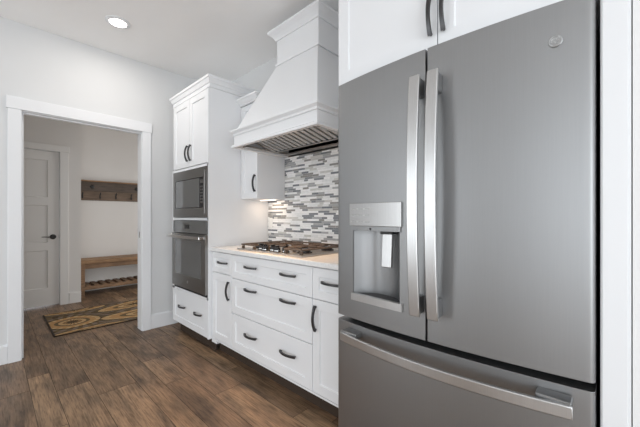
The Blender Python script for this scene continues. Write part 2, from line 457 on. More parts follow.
def baseboard(name, segs, mat, label):
    b = MB()
    for (x0, x1, y0, y1, ax) in segs:
        b.box(x0, x1, y0, y1, 0, 0.141, 0.002)
        if ax == 'x': b.box(x0 + (.0) , x1 - .005, y0, y1, 0.1408, 0.150)
        else: b.box(x0, x1, y0 + .005, y1, 0.1408, 0.150)
    return struct(b.build(name, mat), label, 'baseboard')
baseboard('baseboard_left', [(0.0005, .015, RY + .02, D0 - .085, 'x'), (0.0005, .015, D1 + .085, -0.004, 'x')], M['trim'], 'white baseboard along the doorway wall')
baseboard('baseboard_hall', [(HX + .0005, HX + .016, HD1 + .098, -1.0935, 'x'), (HX + .0005, HX + .016, YH0 + .02, HD0 - .1, 'x')], M['halltrim'], 'pale baseboard beside the hall door')
baseboard('baseboard_nook', [(NX + .0005, NX + .015, -1.09, YH1 - .01, 'x')], M['halltrim'], 'pale baseboard behind the bench')

def casing(name, xface, y0, y1, zt, out, mat, label, wd=0.092, head=0.102, dirn=1, jamb=None, over=.014):
    b = MB(); x = xface; d = dirn
    def bx(xa, xb, *a, **k): b.box(min(x + d * xa, x + d * xb), max(x + d * xa, x + d * xb), *a, **k)
    bx(0.0005, out, y0 - wd, y0 - .004, 0, zt + .004, bev=.0015)
    bx(0.0005, out, y1 + .004, y1 + wd, 0, zt + .004, bev=.0015)
    bx(0.0005, out + .004, y0 - wd - over, y1 + wd + over, zt + .0045, zt + head, bev=.0015)
    if jamb:
        bx(-jamb, .0, y0 - .0175, y0, 0, zt + .0175); bx(-jamb, .0, y1, y1 + .0175, 0, zt + .0175); bx(-jamb, .0, y0, y1, zt, zt + .0175)
    return struct(b.build(name, mat), label, 'trim')
t1 = casing('trim_1', 0.0, D0, D1, DZ, 0.02, M['trim'], 'white flat casing around the kitchen doorway', jamb=0.1245, wd=.084, over=.009)
MB().box(-.075, -.045, D1 - .0012, D1 + .0003, .955, 1.02).build('strike_plate', M['polished'], t1)
# door stop pieces on the jamb
st = MB(); st.box(-.07, -.035, D0 + .0003, D0 + .011, 0, DZ - .011); st.box(-.07, -.035, D0 + .0003, D1 - .0003, DZ - .011, DZ - .0003)
st.build('door_stop', M['trim'], t1)
casing('trim_2', HX, HD0, HD1, HDZ, 0.018, M['halltrim'], 'pale flat casing around the hall door', wd=0.09, head=0.085)

# hall door, two recessed panels, lever with round rose
def hall_door():
    def panel_face(b, y0, y1, z0, z1, holes, xf, xb):
        # slab with recessed rectangles facing +x
        ys = sorted({y0, y1, *[h for q in holes for h in q[:2]]}); zs = sorted({z0, z1, *[h for q in holes for h in q[2:]]})
        for i in range(len(ys) - 1):
            for j in range(len(zs) - 1):
                inside = any(q[0] <= ys[i] and ys[i + 1] <= q[1] and q[2] <= zs[j] and zs[j + 1] <= q[3] for q in holes)
                if inside: continue
                b.bm.faces.new([b.bm.verts.new(p) for p in [(xf, ys[i], zs[j]), (xf, ys[i + 1], zs[j]), (xf, ys[i + 1], zs[j + 1]), (xf, ys[i], zs[j + 1])]])
        for q in holes:
            lp = lambda a, x: [(x, q[0] + a, q[2] + a), (x, q[1] - a, q[2] + a), (x, q[1] - a, q[3] - a), (x, q[0] + a, q[3] - a)]
            L = [lp(0, xf), lp(.006, xf - .010), lp(.02, xf - .010)]
            V = [[b.bm.verts.new(p) for p in l] for l in L]
            for a_, c_ in zip(V, V[1:]):
                for k in range(4): b.bm.faces.new((a_[k], a_[(k + 1) % 4], c_[(k + 1) % 4], c_[k]))
            b.bm.faces.new(V[-1])
        b.loft([[(xb, y0, z0), (xb, y1, z0), (xb, y1, z1), (xb, y0, z1)], [(xf, y0, z0), (xf, y1, z0), (xf, y1, z1), (xf, y0, z1)]][:1] * 0 or [[(xb, y0, z0), (xb, y1, z0), (xb, y1, z1), (xb, y0, z1)], [(xf, y0, z0), (xf, y1, z0), (xf, y1, z1), (xf, y0, z1)]], cap=False)
        b.bm.faces.new([b.bm.verts.new(p) for p in [(xb, y0, z0), (xb, y1, z0), (xb, y1, z1), (xb, y0, z1)]])
    b = MB(); xf = HX - .012
    y0, y1 = HD0 + .004, HD1 - .004
    panel_face(b, y0, y1, .018, HDZ - .004, [(y0 + .115, y1 - .115, .245, .735), (y0 + .115, y1 - .115, .84, 1.325), (y0 + .115, y1 - .115, 1.43, 1.915)], xf, xf - .035)
    d = b.build('door_1', M['halldoor'])
    struct(d, 'pale three panel hall door with dark lever handle', 'door')
    h = MB(); yk = y1 - .062; zk = .912
    h.lathe((xf, yk, zk), (1, 0, 0), [(0, .033), (.006, .033), (.010, .028), (.012, .012), (.048, .011), (.050, .0)][:-1])
    h.tube([(xf + .046, yk + .012, zk), (xf + .050, yk - .02, zk), (xf + .050, yk - .075, zk + .001), (xf + .047, yk - .118, zk + .003)], [.008, .007, .005, .004])
    smooth_angle(h.build('lever_handle', M['blackmetal'], d))
    MB().box(xf - .02, xf + .0006, y1 - .002, y1 + .0005, .89, .94).build('latch', M['blackmetal'], d)
hall_door()

# ------------------------------------------------------------------ pulls
def pull(parent, x, y, z, vertical, L=0.150):
    """arched bar pull on a front whose face plane is y"""
    pts = []; wd = []; th = []
    n = 13
    for i in range(n):
        t = -1 + 2 * i / (n - 1)
        a = t * L / 2
        d = 0.010 + 0.020 * (1 - t * t)
        pts.append((x, y - d, z + a) if vertical else (x + a, y - d, z))
        wd.append(0.0150 - 0.003 * (1 - t * t)); th.append(0.012)
    b = MB(); b.sweep(pts, wd, th, (1, 0, 0) if vertical else (0, 0, 1))
    for s_ in (-1, 1):
        a = s_ * (L / 2 - .008)
        p = (x, y, z + a) if vertical else (x + a, y, z)
        q = (x, y - .013, z + a) if vertical else (x + a, y - .013, z)
        b.cyl(p, q, .0055, n=10)
    return smooth_angle(b.build('pull', M['pull'], parent), 35)

GAP = 0.0022
# ------------------------------------------------------------------ tall oven cabinet
TX0, TX1, TY = 0.232, 0.998, -0.645            # carcass; fronts stand 2 cm proud
tc = thing('tall_oven_cabinet', 'tall white shaker cabinet housing the microwave and wall oven', 'cabinet', ((TX0 + TX1) / 2, TY / 2, 0))
OX0, OX1 = 0.284, 0.992                         # appliance openings
b = MB()
b.box(TX0, TX0 + .02, TY, -.002, .118, 2.295); b.box(TX1 - .02, TX1, TY - .0195, -.002, .118, 2.295)
b.box(TX0 + .02, TX1 - .02, -.022, -.002, .118, 2.295)                        # back
b.box(TX0 + .02, TX1 - .02, TY, -.022, .118, .14); b.box(TX0 + .02, TX1 - .02, TY, -.022, .455, .478)
b.box(TX0 + .02, TX1 - .02, TY, -.022, 1.143, 1.165); b.box(TX0 + .02, TX1 - .02, TY, -.022, 1.615, 1.642); b.box(TX0 + .02, TX1 - .02, TY, -.022, 2.275, 2.295)
# face frame strips
b.box(TX0, OX0 - .003, TY - .0195, TY + .001, .43, 1.642); b.box(OX0 - .003, TX1 - .0005, TY - .0195, TY + .001, 1.143, 1.166)
b.box(OX0 - .003, TX1 - .0005, TY - .0195, TY + .001, 1.616, 1.640); b.box(TX0, TX1 - .0005, TY - .0195, TY + .001, .452, .474)
b.box(TX0, TX1 - .0005, TY - .0195, TY + .001, 2.287, 2.295)
b.build('carcass', M['cab'], tc)
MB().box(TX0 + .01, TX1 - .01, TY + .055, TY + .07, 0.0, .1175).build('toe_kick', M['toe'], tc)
xm = (TX0 + TX1) / 2
for i, (xa, xb) in enumerate([(TX0 + .022, xm + .012 - GAP), (xm + .012 + GAP, TX1 - .008)]):
    d = MB().shaker(xa, xb, 1.648, 2.284, TY - .02).build('door', M['cab'], tc)
    pull(d, xb - .032 if i == 0 else xa + .032, TY - .02, 1.772, True)
d = MB().shaker(TX0 + .003, TX1 - .006, .124, .450, TY - .02).build('drawer', M['cab'], tc)
pull(d, .470, TY - .02, .300, False, .14); pull(d, .812, TY - .02, .300, False, .14)
CROWN = [(.0005, 0), (.009, .001), (.009, .030), (.016, .032), (.024, .050), (.030, .062), (.036, .064), (.036, .082)]
b = MB(); b.bands(TX0, TX1, TY - .002, -.002, [(.0005, 2.2955)] + [(o, 2.2955 + z * 1.18) for o, z in CROWN[1:]])
b.build('crown_moulding', M['cab'], tc)

# microwave
mw = thing('microwave', 'built in grey microwave with dark window above the wall oven', 'microwave', ((OX0 + OX1) / 2, -.4, 1.168))
z0, z1 = 1.169, 1.613; yf = TY - .034
b = MB(); b.box(OX0 + .03, OX1 - .06, TY + .02, -.06, z0 + .02, z1 - .02); b.build('case', M['fridgebody'], mw)
wx0, wx1, wz0, wz1 = OX0 + .050, OX1 - .135, z0 + .085, z1 - .085
cx1 = OX1 - .062
b = MB()
b.box(OX0, OX1, yf, TY - .0198, wz1, z1); b.box(OX0, OX1, yf, TY - .0198, z0, wz0); b.box(OX0, wx0, yf, TY - .0198, wz0, wz1); b.box(cx1 + .004, OX1, yf, TY - .0198, wz0, wz1)
b.build('trim_frame', M['slate_h'], mw)
b = MB(); b.box(wx0 + .008, wx1 - .006, yf + .003, TY + .018, wz0 + .008, wz1 - .008); b.build('window', M['glass'], mw)
b = MB(); b.box(wx0, wx1, yf + .0045, yf + .012, wz0, wz0 + .0075).box(wx0, wx1, yf + .0045, yf + .012, wz1 - .0075, wz1).box(wx0, wx0 + .0075, yf + .0045, yf + .012, wz0 + .0075, wz1 - .0075).box(wx1 - .0055, wx1, yf + .0045, yf + .012, wz0 + .0075, wz1 - .0075); b.build('window_border', M['black'], mw)
cp = MB().box(wx1 + .003, cx1 + .004, yf + .004, TY + .018, wz0, wz1).build('control_panel', M['black'], mw)
b = MB()
for r in range(6):
    for c in range(3):
        xx = wx1 + .014 + c * .017; zz = wz0 + .045 + r * .027
        b.box(xx, xx + .012, yf + .0025, yf + .0042, zz, zz + .014)
b.box(wx1 + .012, cx1 - .006, yf + .0025, yf + .0042, wz1 - .055, wz1 - .025)
b.build('keypad', M['slate_h'], cp)
# vertical handle edge of the door
MB().box(OX1 - .030, OX1 - .016, yf - .012, yf, z0 + .03, z1 - .03, .003).build('door_grip', M['slate_h'], mw)

# wall oven
ov = thing('wall_oven', 'single wall oven with grey glass door and polished bar handle', 'oven', ((OX0 + OX1) / 2, -.4, .478))
b = MB(); b.box(OX0 + .02, OX1 - .045, TY + .02, -.06, .484, 1.13); b.build('case', M['fridgebody'], ov)
p = MB().box(OX0, OX1, yf, TY - .0198, 1.022, 1.139, .002).build('control_panel', M['glass'], ov)
MB().box(.56, .66, yf - .0008, yf + .001, 1.062, 1.102).build('display', M['black'], p)
dr = MB(); wa, wb, za, zb = OX0 + .075, OX1 - .075, .625, .955
dr.box(OX0, OX1, yf - .010, TY - .0198, zb, 1.017); dr.box(OX0, OX1, yf - .010, TY - .0198, .500, za)
dr.box(OX0, wa, yf - .010, TY - .0198, za, zb); dr.box(wb, OX1, yf - .010, TY - .0198, za, zb)
dr = dr.build('oven_door', M['slate_h'], ov)
MB().box(wa, wb, yf - .0085, TY - .021, za, zb).build('window', M['glass'], dr)
bl = MB(); bl.lathe(((wa + wb) / 2 + .0, yf - .010, .565), (0, -1, 0), [(0, .013), (.0015, .013), (.002, .010)]); bl.build('badge', M['steel'], dr)
MB().box(OX0 + .02, OX1 - .004, yf + .004, TY - .0198, .4775, .499).build('vent_slot', M['darkgap'], ov)
b = MB(); hz = .990; hy = yf - .062
b.sweep([(OX0 + .0, hy, hz), (OX1 - .0, hy, hz)], .027, .014, (0, 0, 1))
h = b.build('handle', M['polished'], ov, bevel=.003)
for xx in (OX0 + .03, OX1 - .03): MB().box(xx - .016, xx + .016, hy + .007, yf - .010, hz - .014, hz + .014, .003).build('bracket', M['polished'], h)

# ------------------------------------------------------------------ base cabinets
BY = -0.612                                     # carcass front, fronts 2 cm proud at -.632
BT = 0.882
def base_unit(name, label, x0, x1):
    t = thing(name, label, 'cabinet', ((x0 + x1) / 2, BY / 2, 0))
    b = MB(); b.box(x0 + .0005, x1 - .0005, BY, -.002, .1185, BT)
    b.build('carcass', M['cab'], t)
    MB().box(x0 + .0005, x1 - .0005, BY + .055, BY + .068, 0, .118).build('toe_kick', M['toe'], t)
    MB().box(x0 + .0005, x1 - .0005, BY - .019, BY - .0003, .1185, .131).build('bottom_rail', M['cab'], t)
    return t
B0, B1, B2, B3 = 0.999, 1.315, 2.229, 2.550
YF = BY - .02
u = base_unit('base_cabinet', 'narrow white base cabinet between the oven tower and the drawers', B0, B1)
d = MB().shaker(B0 + .005, B1 - GAP, .705, .874, YF, rail=.045).build('drawer', M['cab'], u); pull(d, (B0 + B1) / 2 + .030, YF, .796, False)
d = MB().shaker(B0 + .005, B1 - GAP, .134, .700, YF).build('door', M['cab'], u); pull(d, B1 - .032, YF, .577, True)
MB().box(B0 + .001, 1.082, BY - .021, BY + .03, .094, .1182, .001).build('bottom_rail', M['cab'], u)
u = base_unit('drawer_cabinet', 'wide white base cabinet with three drawers under the cooktop', B1, B2)
for z0, z1 in [(.690, .874), (.413, .685), (.134, .408)]:
    d = MB().shaker(B1 + GAP, B2 - GAP, z0, z1, YF, rail=.05 if z0 > .6 else .057).build('drawer', M['cab'], u)
    zp = .797 if z0 > .6 else (.612 if z0 > .4 else .288)
    zp = {.690: .798, .413: .605, .134: .278}[z0] if False else {.690: .800, .413: .631, .134: .293}[z0]
    pull(d, 1.590, YF, zp, False); pull(d, 2.012, YF, zp, False)
u = base_unit('base_cabinet', 'narrow white base cabinet between the drawers and the fridge', B2, B3)
d = MB().shaker(B2 + GAP, B3 - .004, .690, .874, YF, rail=.05).build('drawer', M['cab'], u); pull(d, (B2 + B3) / 2, YF, .797, False)
d = MB().shaker(B2 + GAP, B3 - .004, .134, .685, YF).build('door', M['cab'], u); pull(d, B2 + .032, YF, .577, True)
ct = MB().box(B0 + .0008, B3 - .0008, -.652, -.0335, BT + .0005, .914, .003, 2).build('countertop', M['quartz'])
tag(ct, 'white quartz countertop running under the cooktop', 'countertop')
bs = MB().box(B0 + .001, B3 - .001, -.0325, -.0005, .9005, 2.0).build('backsplash', M['mosaic'])
tag(bs, 'grey and white strip mosaic tile backsplash behind the cooktop', 'backsplash')
ol = thing('wall_outlet', 'white outlet plate low on the mosaic backsplash', 'outlet', (1.045, -.0330, 1.108))
MB().box(1.010, 1.080, -.0385, -.0330, 1.050, 1.166, .003).build('plate', M['outlet'], ol)
for zz in (1.086, 1.130): MB().box(1.030, 1.060, -.0405, -.0384, zz - .015, zz + .015, .002).build('socket', M['outlet'], ol)

# ------------------------------------------------------------------ cooktop
ck = thing('gas_cooktop', 'stainless gas cooktop with dark iron grates and front knobs', 'cooktop', (1.736, -.33, .9145))
CX0, CX1, CY0, CY1 = 1.348, 2.104, -.600, -.09
MB().box(CX0, CX1, CY0, CY1, .9145, .926, .004, 2).build('cooktop_pan', M['steel'], ck)
def grate(x0, x1, y0, y1):
    b = MB(); zt = .963; t = .010
    b.box(x0, x1, y0, y0 + t, zt - .012, zt, .003); b.box(x0, x1, y1 - t, y1, zt - .012, zt, .003)
    b.box(x0, x0 + t, y0 + t, y1 - t, zt - .012, zt, .003); b.box(x1 - t, x1, y0 + t, y1 - t, zt - .012, zt, .003)
    ym = (y0 + y1) / 2; b.box(x0 + t, x1 - t, ym - t / 2, ym + t / 2, zt - .012, zt)
    xm_ = (x0 + x1) / 2
    for ya, yb in ((y0 + t, ym - .055), (ym + .055, y1 - t)):
        pass
    for yc in ((y0 + ym) / 2, (y1 + ym) / 2):
        b.box(x0 + t, xm_ - .035, yc - t / 2, yc + t / 2, zt - .012, zt); b.box(xm_ + .035, x1 - t, yc - t / 2, yc + t / 2, zt - .012, zt)
        b.box(xm_ - t / 2, xm_ + t / 2, yc + .035, (ym if yc < ym else y1) - t / 2, zt - .012, zt); b.box(xm_ - t / 2, xm_ + t / 2, (y0 if yc < ym else ym) + t / 2, yc - .035, zt - .012, zt)
    for xx in (x0 + .004, x1 - .022):
        for yy in (y0 + .004, y1 - .022): b.box(xx, xx + .018, yy, yy + .018, .9262, zt - .015)
    return b.build('grate', M['iron'], ck)
grate(CX0 + .028, CX0 + .205, CY0 + .020, CY1 - .02); grate(CX0 + .213, CX1 - .213, CY0 + .125, CY1 - .02); grate(CX1 - .205, CX1 - .028, CY0 + .020, CY1 - .02)
for (xx, yy, r) in [(CX0 + .117, CY0 + .135, .038), (CX0 + .117, CY1 - .14, .045), (1.736, -.27, .055), (CX1 - .117, CY0 + .135, .042), (CX1 - .117, CY1 - .14, .036)]:
    b = MB(); b.lathe((xx, yy, .9262), (0, 0, 1), [(0, r + .012), (.006, r + .01), (.008, r), (.016, r), (.018, r * .92), (.026, r * .9), (.028, r * .82)])
    smooth_angle(b.build('burner', M['black'], ck), 30)
for i, (dx, dy) in enumerate([(-.142, .010), (-.072, -.008), (-.002, .010), (.068, -.008), (.138, .010)]):
    c = (1.736 + dx, CY0 + .050 + dy, .9262)
    b = MB(); b.lathe(c, (0, 0, 1), [(0, .028), (.005, .028), (.007, .024), (.030, .0215), (.034, .019)])
    b.box(c[0] - .005, c[0] + .005, c[1] - .018, c[1] + .018, .9262 + .033, .9262 + .046, .001)
    kb = smooth_angle(b.build('knob', M['black'], ck), 30)
    b = MB(); b.lathe(c, (0, 0, 1), [(.0072, .0275), (.0115, .0275), (.0115, .0243), (.0072, .0243)]); smooth_angle(b.build('knob_ring', M['polished'], kb), 30)

# ------------------------------------------------------------------ upper cabinet beside the hood
UX0, UX1, UY = 0.999, 1.262, -0.325
uc = thing('upper_cabinet', 'slim white upper cabinet with one door left of the hood', 'cabinet', ((UX0 + UX1) / 2, UY / 2, 1.336))
MB().box(UX0, UX1, UY, -.0335, 1.336, 2.195).build('carcass', M['cab'], uc)
d = MB().shaker(UX0 + .003, UX1 - .002, 1.340, 2.188, UY - .02, rail=.05).build('door', M['cab'], uc); pull(d, UX1 - .030, UY - .02, 1.472, True)
b = MB(); b.bands(UX0, UX1, UY - .02, -.0335, [(.0003, 2.1955), (.012, 2.197), (.012, 2.208), (.022, 2.214), (.042, 2.236), (.050, 2.240), (.050, 2.2545)])
# keep the moulding off the tower side
for v in b.bm.verts: v.co.x = max(v.co.x, UX0 + .0002)
b.build('crown_moulding', M['cab'], uc)
ls = MB().box(UX0 + .03, UX1 - .03, -.145, -.115, 1.328, 1.3357).build('light_strip', M['warmstrip'], uc)
lo = area('under_cabinet_lamp', (UX0 + .165, -.13, 1.324), (0, 0, 0), .13, .14, .32, (1.0, 0.76, 0.55)); 
lo.parent = uc; lo.location = Vector((UX0 + .165, -.13, 1.324)) - uc.location

# ------------------------------------------------------------------ range hood
hd = thing('range_hood', 'white tapered wood range hood with stacked mouldings and chimney', 'hood', (1.772, -.3, 1.716))
hx0, hx1, hy = 1.307, 2.237, -.598; YB = -.0335
def ring(b, x0, x1, yf, prof):
    """hollow moulding: front and two sides, open underneath"""
    return b.bands(x0, x1, yf, YB, prof)
# skirt: hollow, with a return lip under the edge
b = MB()
outer = [(.0, 1.738), (.0, 1.822)]
b.bands(hx0, hx1, hy, YB, [(.018, 1.730), (.018, 1.746), (.014, 1.751), (.0005, 1.752), (.0005, 1.824), (.009, 1.8245), (.009, 1.840), (.022, 1.853), (.026, 1.855), (.026, 1.868), (-.004, 1.869)])
b.bm.faces.ensure_lookup_table()
# open the bottom: replace the floor face by a rim and an inner wall
low = min(b.bm.faces, key=lambda f: f.calc_center_median().z)
bmesh.ops.delete(b.bm, geom=[low], context='FACES_ONLY')
ro = [(hx0 - .018, YB), (hx0 - .018, hy - .018), (hx1 + .018, hy - .018), (hx1 + .018, YB)]
ri = [(hx0 + .012, YB - .0), (hx0 + .012, hy + .012), (hx1 - .012, hy + .012), (hx1 - .012, YB - .0)]
b.loft([[(x, y, 1.730) for x, y in ro], [(x, y, 1.730) for x, y in ri], [(x, y, 1.815) for x, y in ri]], cap=False)
b.bm.faces.new([b.bm.verts.new((x, y, 1.815)) for x, y in ri])
b.build('skirt', M['cab'], hd)
b = MB()
b.loft([[(hx0 + .008, YB, 1.8692), (hx0 + .008, hy + .008, 1.8692), (hx1 - .008, hy + .008, 1.8692), (hx1 - .008, YB, 1.8692)],
        [(1.542, YB, 2.396), (1.542, -.352, 2.396), (2.004, -.352, 2.396), (2.004, YB, 2.396)]])
b.build('tapered_body', M['cab'], hd)
b = MB(); b.bands(1.540, 2.006, -.347, YB, [(.012, 2.3965), (.012, 2.412), (.0, 2.416), (.0, 2.70)])
b.build('chimney', M['cab'], hd)
b = MB(); b.bands(1.540, 2.006, -.347, YB, [(.0005, 2.598), (.010, 2.600), (.014, 2.612), (.030, 2.632), (.052, 2.652), (.058, 2.660), (.058, 2.672), (.0005, 2.674)])
b.build('crown_moulding', M['cab'], hd)
# stainless insert: tray with baffle filters
ix0, ix1, iy0, iy1 = hx0 + .013, hx1 - .013, hy + .013, YB - .001
b = MB(); b.box(ix0, ix1, iy0, iy0 + .055, 1.774, 1.786); b.box(ix0, ix1, iy1 - .05, iy1, 1.740, 1.755); b.box(ix0, ix0 + .05, iy0 + .055, iy1 - .05, 1.740, 1.755); b.box(ix1 - .05, ix1, iy0 + .055, iy1 - .05, 1.740, 1.755)
ins = b.build('hood_insert', M['hoodsteel'], hd)
fx0, fx1 = ix0 + .05, ix1 - .05
YV = -.255; ZV = 1.737; ZT = 1.800; yA = iy0 + .060; yB = iy1 - .055
for k in range(3):
    a_ = fx0 + (fx1 - fx0) * k / 3 + .002; c_ = fx0 + (fx1 - fx0) * (k + 1) / 3 - .002
    b = MB(); n = 5
    for (ya, za, yb, zb) in ((yA, ZT, YV - .004, ZV), (YV + .012, ZV, yB, ZT)):
        # dark sheet stands in for shade in the gaps above the slanted baffles
        b.loft([[(x, ya, za + .020), (x, ya, za + .024), (x, yb, zb + .024), (x, yb, zb + .020)] for x in (a_, c_)], mi=1)
        for i in range(n):
            xx = a_ + (c_ - a_) * (i + .5) / n; hw = (c_ - a_) / n * .37
            b.loft([[(xx - hw, y, z + .016), (xx - hw * .8, y, z), (xx + hw * .8, y, z), (xx + hw, y, z + .016)] for y, z in ((ya, za), (yb, zb))])
        b.loft([[(x, ya, za - .001), (x, ya, za + .018), (x, ya + .012, za + .016), (x, ya + .012, za - .003)] for x in (a_, c_)])
    b.box(a_, c_, YV - .002, YV + .010, ZV + .004, ZV + .022, mi=1)
    b.build('baffle_filter', [M['hoodsteel'], M['darkgap']], ins)
for k in range(2):
    xx = ix0 + .26 + k * .36
    sp_ = bpy.data.lights.new('hood_lamp', 'SPOT'); sp_.energy = (18, 28)[k]; sp_.color = (1.0, .62, .33); sp_.spot_size = 1.3; sp_.spot_blend = .7; sp_.shadow_soft_size = .03
    so = bpy.data.objects.new('hood_lamp', sp_); COL.objects.link(so); so.parent = hd; so.location = Vector((xx, iy0 + .026, 1.765)) - hd.location

# ------------------------------------------------------------------ refrigerator
FX0, FX1, FC = 2.577, 3.506, 3.045
FS = 3.037                                       # seam between the doors
FE, FB = -.812, .031                             # edge plane and bulge of the convex front
ER = .013                                        # rounded outer edges of the doors
def fy(x):
    y = FE - FB * (1 - ((x - FC) / .455) ** 2)
    d = min(x - FX0, FX1 - x)
    if d < ER: y += ER - math.sqrt(max(0.0, ER * ER - (ER - max(d, 0)) ** 2))
    return y
rf = thing('refrigerator', 'slate grey french door refrigerator with water dispenser', 'refrigerator', (FC, -.4, 0))
MB().box(FX0 + .012, FX1 - .006, -.712, -.03, .03, 1.775).build('cabinet_body', M['fridgebody'], rf)
for xx in (FX0 + .06, FX1 - .06):
    for yy in (-.62, -.1): MB().cyl((xx, yy, 0), (xx, yy, .0305), .02).build('foot', M['black'], rf)
MB().box(FX0 + .012, FX1 - .006, -.718, -.7125, .69, 1.775).build('gasket', M['darkgap'], rf)
MB().box(FX0 + .02, FX1 - .02, -.79, -.7125, .031, .075).build('kick_grille', M['darkgap'], rf)
for xx in (FX0 + .05, FX1 - .05): MB().box(xx - .035, xx + .035, -.80, -.62, 1.776, 1.792, .004).build('hinge_cover', M['fridgebody'], rf)

def curved_front(b, x0, x1, z0, z1, yb, hole=None, n=18):
    xs = [x0 + (x1 - x0) * i / n for i in range(n + 1)]
    for e_, sg in ((FX0, 1), (FX1, -1)):
        xs += [e_ + sg * ER * q for q in (.06, .2, .45, .75, 1.0) if x0 < e_ + sg * ER * q < x1]
    xs = sorted(set(xs)); zs = [z0, z1]
    if hole: xs = sorted(set(xs) | {hole[0], hole[1]}); zs = sorted({z0, z1, hole[2], hole[3]})
    V = {}
    def v(i, j, back=False):
        k = (i, j, back)
        if k not in V: V[k] = b.bm.verts.new((xs[i], yb if back else fy(xs[i]), zs[j]))
        return V[k]
    nx, nz = len(xs) - 1, len(zs) - 1
    for i in range(nx):
        for j in range(nz):
            inh = hole and hole[0] - 1e-6 <= xs[i] and xs[i + 1] <= hole[1] + 1e-6 and hole[2] - 1e-6 <= zs[j] and zs[j + 1] <= hole[3] + 1e-6
            if not inh: b.bm.faces.new((v(i, j), v(i + 1, j), v(i + 1, j + 1), v(i, j + 1)))
        b.bm.faces.new((v(i, 0), v(i + 1, 0), v(i + 1, 0, True), v(i, 0, True))); b.bm.faces.new((v(i, nz), v(i + 1, nz), v(i + 1, nz, True), v(i, nz, True)))
    for j in range(nz):
        for i in (0, nx): b.bm.faces.new((v(i, j), v(i, j + 1), v(i, j + 1, True), v(i, j, True)))
    b.bm.faces.new([v(i, 0, True) for i in range(nx + 1)] + [v(i, nz, True) for i in range(nx, -1, -1)]) if nz == 1 else [b.bm.faces.new((v(i, 0, True), v(i + 1, 0, True), v(i + 1, nz, True), v(i, nz, True))) for i in range(nx)]
    if hole: return xs, zs
DZ0, DZ1 = .714, 1.797
HOLE = (2.684, 2.926, .812, 1.118)
bl_ = MB(); curved_front(bl_, FX0, FS - .004, DZ0, DZ1, -.7185, HOLE)
ldoor = smooth_angle(bl_.build('fridge_door', M['slate'], rf, bevel=.004), 30); ldoor['label'] = 'left grey fridge door with the dispenser'
br_ = MB(); curved_front(br_, FS + .004, FX1, DZ0, DZ1, -.7185)
rdoor = smooth_angle(br_.build('fridge_door', M['slate'], rf, bevel=.004), 30); rdoor['label'] = 'plain right grey fridge door with round badge'
bf_ = MB(); curved_front(bf_, FX0, FX1, .08, .690, -.7185)
fdr = smooth_angle(bf_.build('freezer_drawer', M['slate'], rf, bevel=.004), 30)

# dispenser, child of the left door
dp = MB(); x0, x1, z0, z1 = HOLE
n = 16; prof = []
for i in range(n + 1):
    t = -1 + 2 * i / n
    prof.append(((x0 + x1) / 2 + t * (x1 - x0) / 2, None, t))
def rec_y(x, t): 
    f = fy(x); return min(f + .004 + .078 * (1 - abs(t) ** 3.0), -.7195)
rows = [z0 + .008, z1 - .02, z1]
bmv = [[dp.bm.verts.new((x, rec_y(x, t), z)) for x, _, t in prof] for z in (z0, z1)]
for i in range(n): dp.bm.faces.new((bmv[0][i], bmv[0][i + 1], bmv[1][i + 1], bmv[1][i]))
for zz in (0, 1):
    fr = [dp.bm.verts.new((x, fy(x) + .0005, z0 if zz == 0 else z1)) for x, _, t in prof]
    for i in range(n): dp.bm.faces.new((bmv[zz][i], bmv[zz][i + 1], fr[i + 1], fr[i]))
disp = smooth_angle(dp.build('dispenser_recess', M['slate'], ldoor), 50)
# drip tray with curved grille and front lip
b = MB(); k = [(x, rec_y(x, t) - .0015) for x, _, t in prof[1:-1]]
lowl = [(x, y, z0 + .001) for x, y in k] + [(x1 - .004, fy(x1) + .004, z0 + .001), (x0 + .004, fy(x0) + .004, z0 + .001)]
b.loft([lowl, [(x, y, z + .016) for x, y, z in lowl]])
b.build('drip_tray', M['fridgebody'], disp)
b = MB(); b.loft([[(x, fy(x) - .011, z0 - .010), (x, fy(x) + .006, z0 - .010), (x, fy(x) + .006, z0 + .021), (x, fy(x) - .011, z0 + .021)] for x in [x0 - .006 + (x1 - x0 + .020) * i / 10 for i in range(11)]])
b.build('tray_lip', M['steel'], disp)
# control panel
b = MB(); px0, px1 = 2.668, 2.938
b.loft([[(x, fy(x) - .010, 1.134), (x, fy(x) + .003, 1.134), (x, fy(x) + .003, 1.233), (x, fy(x) - .010, 1.233)] for x in [px0 + (px1 - px0) * i / 12 for i in range(13)]])
pnl = b.build('dispenser_panel', M['panelsteel'], disp, bevel=.0015)
for r in range(3):
    for c in range(3):
        b = MB(); xx = px0 + .018 + c * .037; zz = 1.150 + r * .028
        b.box(xx, xx + .024, fy(xx + .012) - .0112, fy(xx + .012) - .0098, zz, zz + .006)
        b.build('touch_mark', M['slate_h'], pnl)
b = MB(); b.loft([[(x, fy(x) - .006, 1.114), (x, fy(x) + .02, 1.114), (x, fy(x) + .02, 1.1335), (x, fy(x) - .006, 1.1335)] for x in [2.678 + .254 * i / 10 for i in range(11)]])
lip = b.build('panel_lip', M['slate'], disp)
b = MB(); b.cyl((2.786, fy(2.786) - .0065, 1.122), (2.786, fy(2.786) - .0045, 1.122), .006); b.build('sensor', M['black'], lip)
# paddle and nozzle
b = MB(); pxm = 2.842; yp = fy(pxm) + .030
b.loft([[(pxm - .024, yp + .008 * q, z), (pxm + .024, yp + .008 * q, z), (pxm + .024, yp + .014 + .008 * q, z), (pxm - .024, yp + .014 + .008 * q, z)] for q, z in [(0, .960), (.2, .99), (1.2, 1.113)]])
b.build('paddle', M['panelsteel'], disp, bevel=.003)
b = MB(); b.box(pxm - .03, pxm + .03, yp + .0, yp + .04, 1.100, 1.1138, .003); b.build('nozzle_housing', M['fridgebody'], disp)

